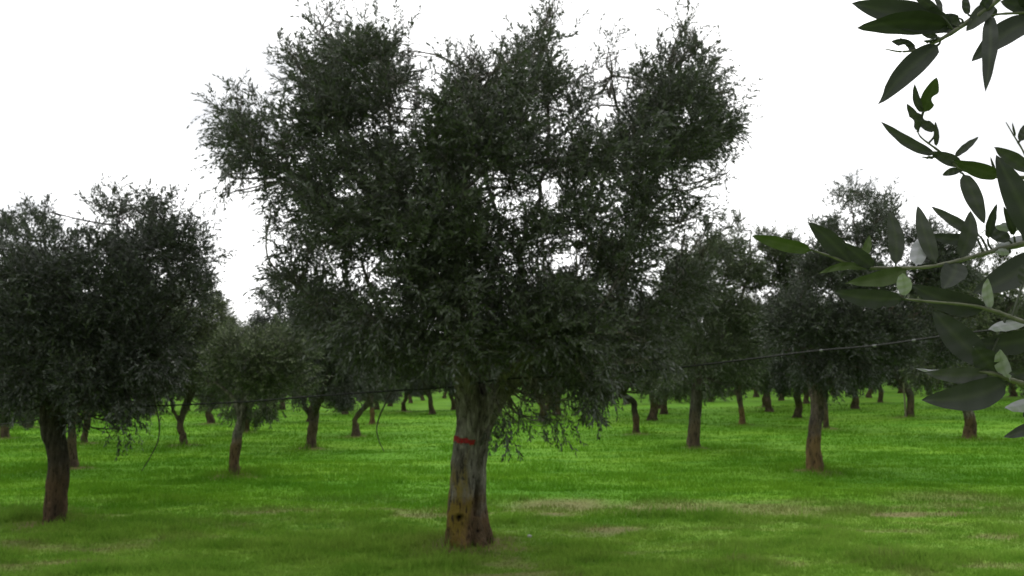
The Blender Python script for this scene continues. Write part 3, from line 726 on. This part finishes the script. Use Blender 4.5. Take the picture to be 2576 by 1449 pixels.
w = .0035 + .00085 * gy * rng.uniform(.6, 1.4, nb)
a = rng.uniform(0, 6.283, nb); lean = rng.uniform(.1, .9, nb) * h; b = rng.uniform(0, 6.283, nb)
wx, wy = np.cos(a) * w / 2, np.sin(a) * w / 2
P0 = np.stack([gx - wx, gy - wy, gzz - .004], 1); P1 = np.stack([gx + wx, gy + wy, gzz - .004], 1)
P2 = np.stack([gx + np.cos(b) * lean, gy + np.sin(b) * lean, gzz + h], 1)
V = np.stack([P0, P1, P2], 1).reshape(-1, 3)
me = mesh_np('grass', V, np.arange(nb * 3).reshape(-1, 3), [M_grass], attrs={'soil': np.repeat(so, 3), 'earth': np.repeat(ea * .3, 3)})
tag(link('grass', me), 'short bright green grass covering the meadow under the trees', 'grass', kind='stuff')

# ------------------------------------------------------------------ black hose
pts = [(-260, 1096, 12.0), (0, 1068, 10.9), (99, 1054, 10.35), (150, 1042, 10.15), (227, 1028, 10.1), (420, 1020, 9.9), (600, 1012, 9.75), (767, 999, 9.5), (960, 985, 9.25), (1130, 974, 9.0), (1200, 964, 8.95), (1278, 953, 8.75), (1450, 945, 8.4), (1650, 931, 8.1), (1850, 908, 7.9), (2045, 884, 7.7), (2200, 870, 7.5), (2400, 842, 7.35), (2576, 822, 7.25), (2900, 790, 7.1)]
HP = smooth_path([at(*p) for p in pts], 8); o0 = HP[0].copy()
hs = empty('irrigation_hose', o0); tag(hs, 'thin black hose strung across the view from left trunk past the red banded tree', 'hose')
mb = MB(); mb.tube(HP - o0, .0085, 8); V, Q = mb.arrays(); link('tube', mesh_np('tube', V, Q, [M_hose], smooth=True), hs)
for (cx, cy, cz) in ((2190, 871, 7.51), (2072, 881, 7.66), (2302, 858, 7.42)):
    c = at(cx, cy, cz); c = HP[np.argmin(np.linalg.norm(HP - c, axis=1))]
    mb = MB(); P = np.array([c + [-.018, .002, -.004], c + [-.006, 0, 0], c + [.006, 0, 0], c + [.018, -.002, .004]]); mb.tube(P - o0, [.009, .0125, .0125, .009], 8)
    V, Q = mb.arrays(); link('clip', mesh_np('clip', V, Q, [M_clip]), hs)

# long thin shoots trailing out of two crowns
def shoot(pp, Y, parent, pb):
    P = smooth_path([at(x_, y_, Y) for x_, y_ in pp], 6) - pb; mb = MB(); mb.tube(P, np.linspace(.011, .005, len(P)), 6); V, Q = mb.arrays()
    link('trailing_shoot', mesh_np('trailing_shoot', V, Q, [M_twig], smooth=True), parent)
shoot([(385, 985), (394, 1030), (401, 1070), (397, 1110), (378, 1150), (357, 1184)], Bb[1] - .2, B, Bb)
shoot([(985, 985), (958, 1040), (948, 1075), (952, 1105), (966, 1136)], AY + .8, A, Ab)

# pale stake beside the slim trunk
g = ground_hit(2278, 1050); mb = MB(); mb.tube(np.array([[0, 0, -.1], [.01, 0, .6], [.0, .01, 1.2], [0, 0, 1.55]]), [.04, .042, .04, .036], 8, .03, cap=True)
V, Q = mb.arrays(); s = link('wooden_stake', mesh_np('wooden_stake', V, Q, [M_stake], smooth=True), loc=g); tag(s, 'pale upright wooden stake left of a slim brown trunk', 'stake')
# tiny pale stone on the grass
g = ground_hit(1332, 1358); g[2] = float(gz(np.array([g[0]]), np.array([g[1]]))[0]) + .02
ph = np.linspace(.15, math.pi - .15, 6); mb = MB(); mb.tube(np.stack([np.cos(ph) * -.028, 0 * ph, .004 * np.sin(ph)], 1), np.sin(ph) * .018, 9, .08, cap=True)
V, Q = mb.arrays(); s = link('pebble', mesh_np('pebble', V, Q, [M_stone], smooth=True), loc=g); tag(s, 'tiny white pebble lying on the grass right of the red banded tree', 'stone')

# ------------------------------------------------------------------ near tree: close branches from the right
def near_leaf_mat(name, top, under):
    m, nt = new_mat(name); L = nt.links
    g = N(nt, 'ShaderNodeNewGeometry'); tc = N(nt, 'ShaderNodeTexCoord'); oi = N(nt, 'ShaderNodeObjectInfo')
    at_ = N(nt, 'ShaderNodeAttribute', attribute_name='mid')
    nn = noise(nt, tc.outputs['Object'], 60, 4, .6)
    c = mixc(nt, ramp(nt, nn, .3, .7), top, tuple(v * 1.25 for v in top))
    c = mixc(nt, mult(nt, oi.outputs['Random'], .35), c, tuple(v * 1.7 for v in top))
    u = mixc(nt, ramp(nt, nn, .3, .7), under, tuple(v * .88 for v in under))
    c = mixc(nt, g.outputs['Backfacing'], c, u)
    c = mixc(nt, mult(nt, at_.outputs['Fac'], .22), c, (.10, .12, .06))
    p = N(nt, 'ShaderNodeBsdfPrincipled'); L.new(c, p.inputs['Base Color']); p.inputs['Roughness'].default_value = .5; p.inputs['Specular IOR Level'].default_value = .2
    t = N(nt, 'ShaderNodeBsdfTranslucent'); L.new(mixc(nt, .35, c, (.06, .08, .04)), t.inputs[0])
    mx = N(nt, 'ShaderNodeMixShader'); mx.inputs[0].default_value = .12
    b = N(nt, 'ShaderNodeBump'); b.inputs['Distance'].default_value = .0006; L.new(nn, b.inputs['Height']); L.new(b.outputs[0], p.inputs['Normal'])
    L.new(p.outputs[0], mx.inputs[1]); L.new(t.outputs[0], mx.inputs[2])
    o = N(nt, 'ShaderNodeOutputMaterial'); L.new(mx.outputs[0], o.inputs[0]); return m
M_near = near_leaf_mat('near_leaf', (.026, .031, .024), (.34, .34, .37))
M_nearg = near_leaf_mat('near_leaf_green', (.034, .055, .010), (.20, .24, .14))
M_nearm = near_leaf_mat('near_leaf_grey', (.042, .046, .039), (.24, .25, .25))
M_stem = simple_mat('near_stem', (.13, .135, .09), .6, 120, (.075, .08, .05), .0006, .3)
nr = np.random.default_rng(77)
camp = np.array([0, 0, CAMH])
def leaf_mesh(b, t, wpx, depth, side='d', bite=None, bend=None, o=None):
    n, k = 18, 7
    ax = t - b; l = np.linalg.norm(ax); ax /= l
    view = unit((b + t) / 2 - camp)
    nrm = unit(-view + nr.normal(0, .15, 3)); nrm = unit(nrm - nrm.dot(ax) * ax)
    sd = np.cross(nrm, ax)
    if side == 'p': nrm, sd = -nrm, -sd
    sd = -sd
    w = wpx * depth / F / 2 * 1.16
    bend = nr.uniform(-.07, .07) if bend is None else bend
    curve = nr.uniform(.02, .10)
    V = []; mid = []; T = np.linspace(0, 1, n)
    for i_, t_ in enumerate(T):
        prof = max(0, math.sin(math.pi * t_ ** .88)) ** .72 * (1 - .12 * t_)
        if t_ < .07: prof = .06 + .2 * t_ / .07 * prof
        for j_ in range(k):
            s_ = (j_ / (k - 1)) * 2 - 1
            ww = w * prof
            if bite and s_ * bite[0] > .2:
                d_ = abs(t_ - bite[1]) / bite[2]
                if d_ < 1: ww *= 1 - bite[3] * (1 - d_ * d_)
            p = b + ax * l * t_ + sd * (s_ * ww + bend * l * math.sin(math.pi * t_)) + nrm * (abs(s_) ** 1.5 * ww * .28 - curve * l * (t_ - .5) ** 2 * 2 + .0006 * math.sin(t_ * 23 + s_ * 2))
            V.append(p - o); mid.append(1.0 if j_ == k // 2 else 0.)
    Q = []
    for i_ in range(n - 1):
        for j_ in range(k - 1):
            a_ = i_ * k + j_; Q.append((a_, a_ + 1, a_ + k + 1, a_ + k))
    return np.array(V), np.array(Q), np.array(mid)
def r5(x_, y_): return (2065 + x_ * .3528, y_ * .3528)
def r6(x_, y_): return (1853 + x_ * .4852, 447 + y_ * .4852)
s5, s6 = .3528, .4852
# twig: (depth, stem points, radius, leaves[(base, tip, width px, kind, bite)])
twigs = [
 (.60, [r5(1700, -260), r5(1400, -130), r5(1260, 0), r5(1010, 182), r5(850, 282), r5(700, 350), r5(570, 368), r5(460, 350)], [.0026, .0024, .0022, .0019, .0015, .001, .0008, .0004], [
   (r5(985, 190), r5(228, 15), 195 * s5, 'd', None), (r5(930, 190), r5(265, 208), 165 * s5, 'd', None), (r5(862, 300), r5(410, 742), 150 * s5, 'd', (1, .93, .07, .75)),
   (r5(1195, 70), r5(1167, 637), 98 * s5, 'd', None), (r5(1240, 20), r5(1040, 222), 110 * s5, 'm', None),
   (r5(1010, 160), r5(790, 190), 110 * s5, 'm', None), (r5(840, 275), r5(738, 300), 62 * s5, 'm', (1, .5, .2, .5)), (r5(680, 352), r5(500, 292), 60 * s5, 'd', (-1, .45, .2, .8)), (r5(850, 100), r5(640, -60), 60 * s5, 'm', None), (r5(990, 130), r5(860, 110), 60 * s5, 'd', None),
   (r5(1050, 110), r5(1025, -40), 50 * s5, 'm', None), (r5(1140, 90), r5(1240, -60), 70 * s5, 'd', None), (r5(840, 265), r5(700, 210), 44 * s5, 'm', None), (r5(860, 110), r5(800, -40), 34 * s5, 'm', None), (r5(640, 350), r5(560, 268), 24 * s5, 'd', None)]),
 (.66, [r5(1800, 20), r5(1600, 70), r5(1449, 90), r5(1300, 98), r5(1215, 108)], [.0018, .0016, .0012, .001, .0008], [
   (r5(1570, 110), r5(1086, 425), 165 * s5, 'd', None), (r5(1600, 70), r5(1285, 12), 130 * s5, 'd', None), (r5(1260, 105), r5(1150, 60), 70 * s5, 'd', None), (r5(1500, 60), r5(1400, -60), 90 * s5, 'd', None)]),
 (.63, [r5(1800, 1500), r5(1560, 1300), r5(1400, 1262), r5(1250, 1262), r5(1010, 1212), r5(900, 1120), r5(820, 1060), r5(720, 985), r5(690, 940)], [.002, .0018, .0015, .0012, .0010, .0009, .0009, .0006, .0004], [
   (r5(840, 1110), r5(434, 866), 72 * s5, 'm', None), (r5(1010, 1180), r5(780, 1085), 80 * s5, 'm', None), (r5(1290, 1258), r5(950, 1150), 100 * s5, 'g', None), (r5(950, 1120), r5(1125, 974), 48 * s5, 'm', None), (r5(1000, 1212), r5(864, 1250), 52 * s5, 'm', None),
   (r5(1005, 1225), r5(1165, 1595), 105 * s5, 'm', None), (r5(728, 812), r5(826, 552), 100 * s5, 'g', (1, .45, .16, .7)), (r5(700, 940), r5(612, 740), 58 * s5, 'm', (-1, .4, .18, .6)), (r5(820, 1050), r5(815, 870), 34 * s5, 'm', None), (r5(825, 940), r5(676, 798), 66 * s5, 'm', (1, .6, .14, .5)), (r5(850, 1112), r5(724, 1124), 24 * s5, 'm', None), (r5(728, 812), r5(668, 600), 46 * s5, 'm', None), (r5(1250, 1230), r5(1210, 1120), 16 * s5, 'm', None)]),
 (.58, [r5(1700, 1600), r5(1600, 1420), r5(1530, 1270), r5(1449, 1090), r5(1375, 965), r5(1320, 872)], [.0018, .0012, .0009, .0007, .0005, .0003], [
   (r5(1500, 1220), r5(1238, 1050), 95 * s5, 'm', None), (r5(1570, 1780), r5(1248, 1102), 175 * s5, 'd', None), (r5(1420, 1010), r5(1448, 890), 56 * s5, 'm', None), (r5(1390, 975), r5(1366, 876), 14 * s5, 'm', None), (r5(1500, 1180), r5(1470, 960), 60 * s5, 'm', None)]),
 (.62, [r6(1750, 250), r6(1600, 300), r6(1491, 338), r6(1330, 380), r6(1180, 422), r6(1020, 458), r6(880, 468), r6(640, 462), r6(500, 412), r6(400, 378)], [.0028, .0025, .0022, .0019, .0016, .0014, .0013, .0012, .0010, .0006], [
   (r6(400, 380), r6(78, 302), 68 * s6, 'g', (1, .45, .15, .2)), (r6(600, 458), r6(373, 234), 92 * s6, 'd', None), (r6(720, 470), r6(555, 340), 70 * s6, 'd', None), (r6(640, 440), r6(690, 296), 40 * s6, 'g', None), (r6(825, 462), r6(790, 165), 72 * s6, 'm', None), (r6(1035, 450), r6(938, 142), 72 * s6, 'm', None),
   (r6(930, 462), r6(975, 285), 74 * s6, 'p', None), (r6(900, 468), r6(575, 542), 78 * s6, 'g', None), (r6(1260, 320), r6(985, 296), 56 * s6, 'd', None), (r6(1275, 310), r6(1010, 147), 52 * s6, 'm', None), (r6(1160, 425), r6(1215, 170), 76 * s6, 'm', None), (r6(1140, 430), r6(1070, 575), 110 * s6, 'd', None),
   (r6(1300, 325), r6(1345, 140), 40 * s6, 'd', None), (r6(1420, 330), r6(1290, 250), 66 * s6, 'd', None), (r6(1440, 310), r6(1385, 155), 34 * s6, 'd', None), (r6(1470, 265), r6(1335, 250), 50 * s6, 'p', None), (r6(1570, 318), r6(1325, 378), 62 * s6, 'p', None), (r6(1600, 385), r6(1226, 600), 135 * s6, 'd', None), (r6(700, 470), r6(430, 495), 40 * s6, 'g', None), (r6(1420, 390), r6(1340, 385), 34 * s6, 'p', None)]),
 (.56, [r6(1800, 900), r6(1640, 820), r6(1491, 752), r6(1400, 715), r6(1310, 684), r6(1200, 660), r6(1000, 642), r6(870, 628)], [.0024, .0021, .0018, .0016, .0014, .0011, .0009, .0006], [
   (r6(880, 628), r6(500, 592), 92 * s6, 'd', (-1, .3, .06, .25)), (r6(870, 615), r6(858, 492), 66 * s6, 'p', None), (r6(1312, 684), r6(908, 560), 112 * s6, 'd', None), (r6(1318, 684), r6(1300, 520), 46 * s6, 'p', None), (r6(1310, 975), r6(1018, 688), 135 * s6, 'd', None), (r6(1500, 756), r6(1300, 792), 54 * s6, 'p', None), (r6(1600, 810), r6(1225, 860), 115 * s6, 'd', None), (r6(1480, 560), r6(1500, 430), 60 * s6, 'm', None)]),
 (.54, [r6(1800, 1200), r6(1600, 1120), r6(1491, 1072), r6(1420, 1048), r6(1330, 1015), r6(1200, 1000)], [.0026, .0022, .002, .0017, .0014, .0008], [
   (r6(1425, 1052), r6(968, 1152), 135 * s6, 'd', None), (r6(1415, 1050), r6(1362, 885), 62 * s6, 'p', None), (r6(1190, 998), r6(918, 988), 20 * s6, 'p', None), (r6(1330, 1010), r6(975, 1012), 74 * s6, 'm', None), (r6(1350, 1015), r6(1230, 880), 120 * s6, 'd', None), (r6(1580, 1150), r6(1388, 1196), 60 * s6, 'p', None), (r6(1620, 1270), r6(1388, 1346), 60 * s6, 'd', None), (r6(1640, 990), r6(1425, 1020), 80 * s6, 'd', None), (r6(1540, 1180), r6(1485, 1240), 40 * s6, 'd', None)]),
]
NT0 = np.array([2.15, .55, 0.0])
T = empty('olive_tree', NT0); tag(T, 'olive tree standing just outside the right edge, its large close leaves hanging into view', 'tree')
tp = [np.array([2.15, .55, -.1]), np.array([2.12, .5, .5]), np.array([2.05, .55, 1.1]), np.array([1.9, .6, 1.6])]
P = smooth_path(tp, 6)
tm = remeshed_trunk('trunk', [(P, np.linspace(.2, .13, len(P))), (np.array([[1.95, .6, 1.4], [1.5, .62, 1.9], [1.15, .62, 2.1]]), np.array([.09, .06, .035])), (np.array([[2.0, .6, 1.4], [2.3, .4, 2.0], [2.5, .3, 2.6]]), np.array([.1, .08, .05]))], .03, M_bark, NT0)
link('trunk', tm, T)
# a bough that the close twigs leave from, all of it right of the frame
BP = smooth_path([np.array([1.15, .62, 2.1]), np.array([.85, .61, 2.12]), np.array([.62, .6, 2.02]), np.array([.56, .6, 1.86]), np.array([.54, .6, 1.70])], 6)
mb = MB(); mb.tube(BP - NT0, np.linspace(.034, .006, len(BP)), 10, .03); V, Q = mb.arrays()
link('bough', mesh_np('bough', V, Q, [M_bark], smooth=True), T)
kinds = {'d': (M_near, 'd'), 'g': (M_nearg, 'd'), 'm': (M_nearm, 'd'), 'p': (M_near, 'p')}
for (dep, sp, rr, leaves) in twigs:
    pts = [at(*p, dep) for p in sp]
    j = BP[int(np.argmin(np.linalg.norm(BP - pts[0], axis=1)))]
    pts = [j] + pts; rr = [rr[0] * 1.3] + rr
    P = smooth_path(pts, 6); r = np.interp(np.linspace(0, len(rr) - 1, len(P)), range(len(rr)), rr)
    r = r * (1 + .10 * np.sin(np.arange(len(r)) * 1.7))
    mb = MB(); mb.tube(P - NT0, r, 9); V, Q = mb.arrays()
    tw = link('twig', mesh_np('twig', V, Q, [M_stem], smooth=True), T)
    for (b_, t_, w_, kd, bite) in leaves:
        d2 = dep + nr.uniform(-.006, .006)
        bb = at(*b_, dep); tt = at(*t_, d2 + nr.uniform(-.02, .012))
        mt, side = kinds[kd]
        V, Q, md = leaf_mesh(bb, tt, w_, dep, side, bite, o=NT0)
        # petiole back to the stem when the leaf starts away from it
        near = P[int(np.argmin(np.linalg.norm(P - bb, axis=1)))]
        if np.linalg.norm(near - bb) > .0015:
            m2 = MB(); PP = smooth_path([near, (near + bb) / 2 + nr.normal(0, .0006, 3), bb + (tt - bb) * .04], 3) - NT0; m2.tube(PP, np.linspace(.0009, .0007, len(PP)), 6)
            V2, Q2 = m2.arrays(); Q = np.concatenate([Q, Q2 + len(V)]); V = np.concatenate([V, V2]); md = np.concatenate([md, np.ones(len(V2))])
        link('leaf', mesh_np('leaf', V, Q, [mt], smooth=True, attrs={'mid': md}), tw)
# the rest of that tree's crown, out of frame to the right and overhead
ells = []
for c, r in (((2.6, .2, 3.0), (.8, .8, .6)), ((3.0, 1.0, 2.6), (.6, .7, .6)), ((2.7, -.7, 2.4), (.8, .7, .7)), ((2.2, -.4, 3.2), (.7, .6, .5)), ((3.3, 0, 2.2), (.6, .7, .6))):
    ells.append((np.array(c), r, 260, .3, 1))
V, Q, Mi = build_crown(ells, np.array([2.4, .3, 2.2]), (.065, .015), 7, .25)
link('crown', mesh_np('crown', V - NT0, Q, [M_leaf, M_twig], Mi), T)
mb = MB(); branch_net(mb, ells, [np.array([[2.5, .3, 2.6], [2.3, .4, 2.0]])]); V, Q = mb.arrays(); link('branches', mesh_np('branches', V - NT0, Q, [M_bark], smooth=True), T)

# ------------------------------------------------------------------ light: bright overcast
SUN_EL, SUN_AZ = 50, 20      # high, ahead of the camera behind the cloud
w = bpy.data.worlds.new('World'); sc.world = w; w.use_nodes = True
nt = w.node_tree; nt.nodes.clear(); L = nt.links
sky = N(nt, 'ShaderNodeTexSky', sky_type='NISHITA'); sky.sun_disc = False; sky.sun_elevation = R(SUN_EL); sky.sun_rotation = R(SUN_AZ); sky.dust_density = 3
tc = N(nt, 'ShaderNodeTexCoord')
n1 = noise(nt, tc.outputs['Generated'], 2.2, 6, .55, (1, 1, 2.6))
cl_ = mixc(nt, ramp(nt, n1, .34, .52), (7.1, 7.2, 7.4), (13.5, 13.5, 13.5))
c = mixc(nt, .93, sky.outputs[0], cl_)
sp_ = N(nt, 'ShaderNodeSeparateXYZ'); L.new(tc.outputs['Generated'], sp_.inputs[0])
br = N(nt, 'ShaderNodeMapRange', interpolation_type='SMOOTHSTEP'); br.inputs[1].default_value = -.7; br.inputs[2].default_value = .75; br.inputs[3].default_value = .28; br.inputs[4].default_value = 1.28
L.new(mult(nt, mult(nt, sp_.outputs[1], .6), mult(nt, sp_.outputs[2], .75), 'ADD'), br.inputs[0])
vm = N(nt, 'ShaderNodeVectorMath', operation='SCALE'); L.new(c, vm.inputs[0]); L.new(br.outputs[0], vm.inputs['Scale']); c = vm.outputs[0]
bg = N(nt, 'ShaderNodeBackground'); bg.inputs[1].default_value = .1; L.new(c, bg.inputs[0])
o = N(nt, 'ShaderNodeOutputWorld'); L.new(bg.outputs[0], o.inputs[0])
sd = bpy.data.lights.new('sun', 'SUN'); sd.energy = .6; sd.angle = R(30); sd.color = (1, .97, .92)
so_ = bpy.data.objects.new('sun', sd); C.objects.link(so_); so_.rotation_euler = (R(90 - SUN_EL), 0, R(180 - SUN_AZ))

sc.view_settings.view_transform = 'Standard'; sc.view_settings.look = 'None'; sc.view_settings.exposure = .14; sc.view_settings.gamma = 1
sc.render.engine = 'CYCLES'
sc.cycles.max_bounces = 5; sc.cycles.diffuse_bounces = 3; sc.cycles.glossy_bounces = 2; sc.cycles.transmission_bounces = 3
sc.render.resolution_x = 1024; sc.render.resolution_y = 576
print('done')
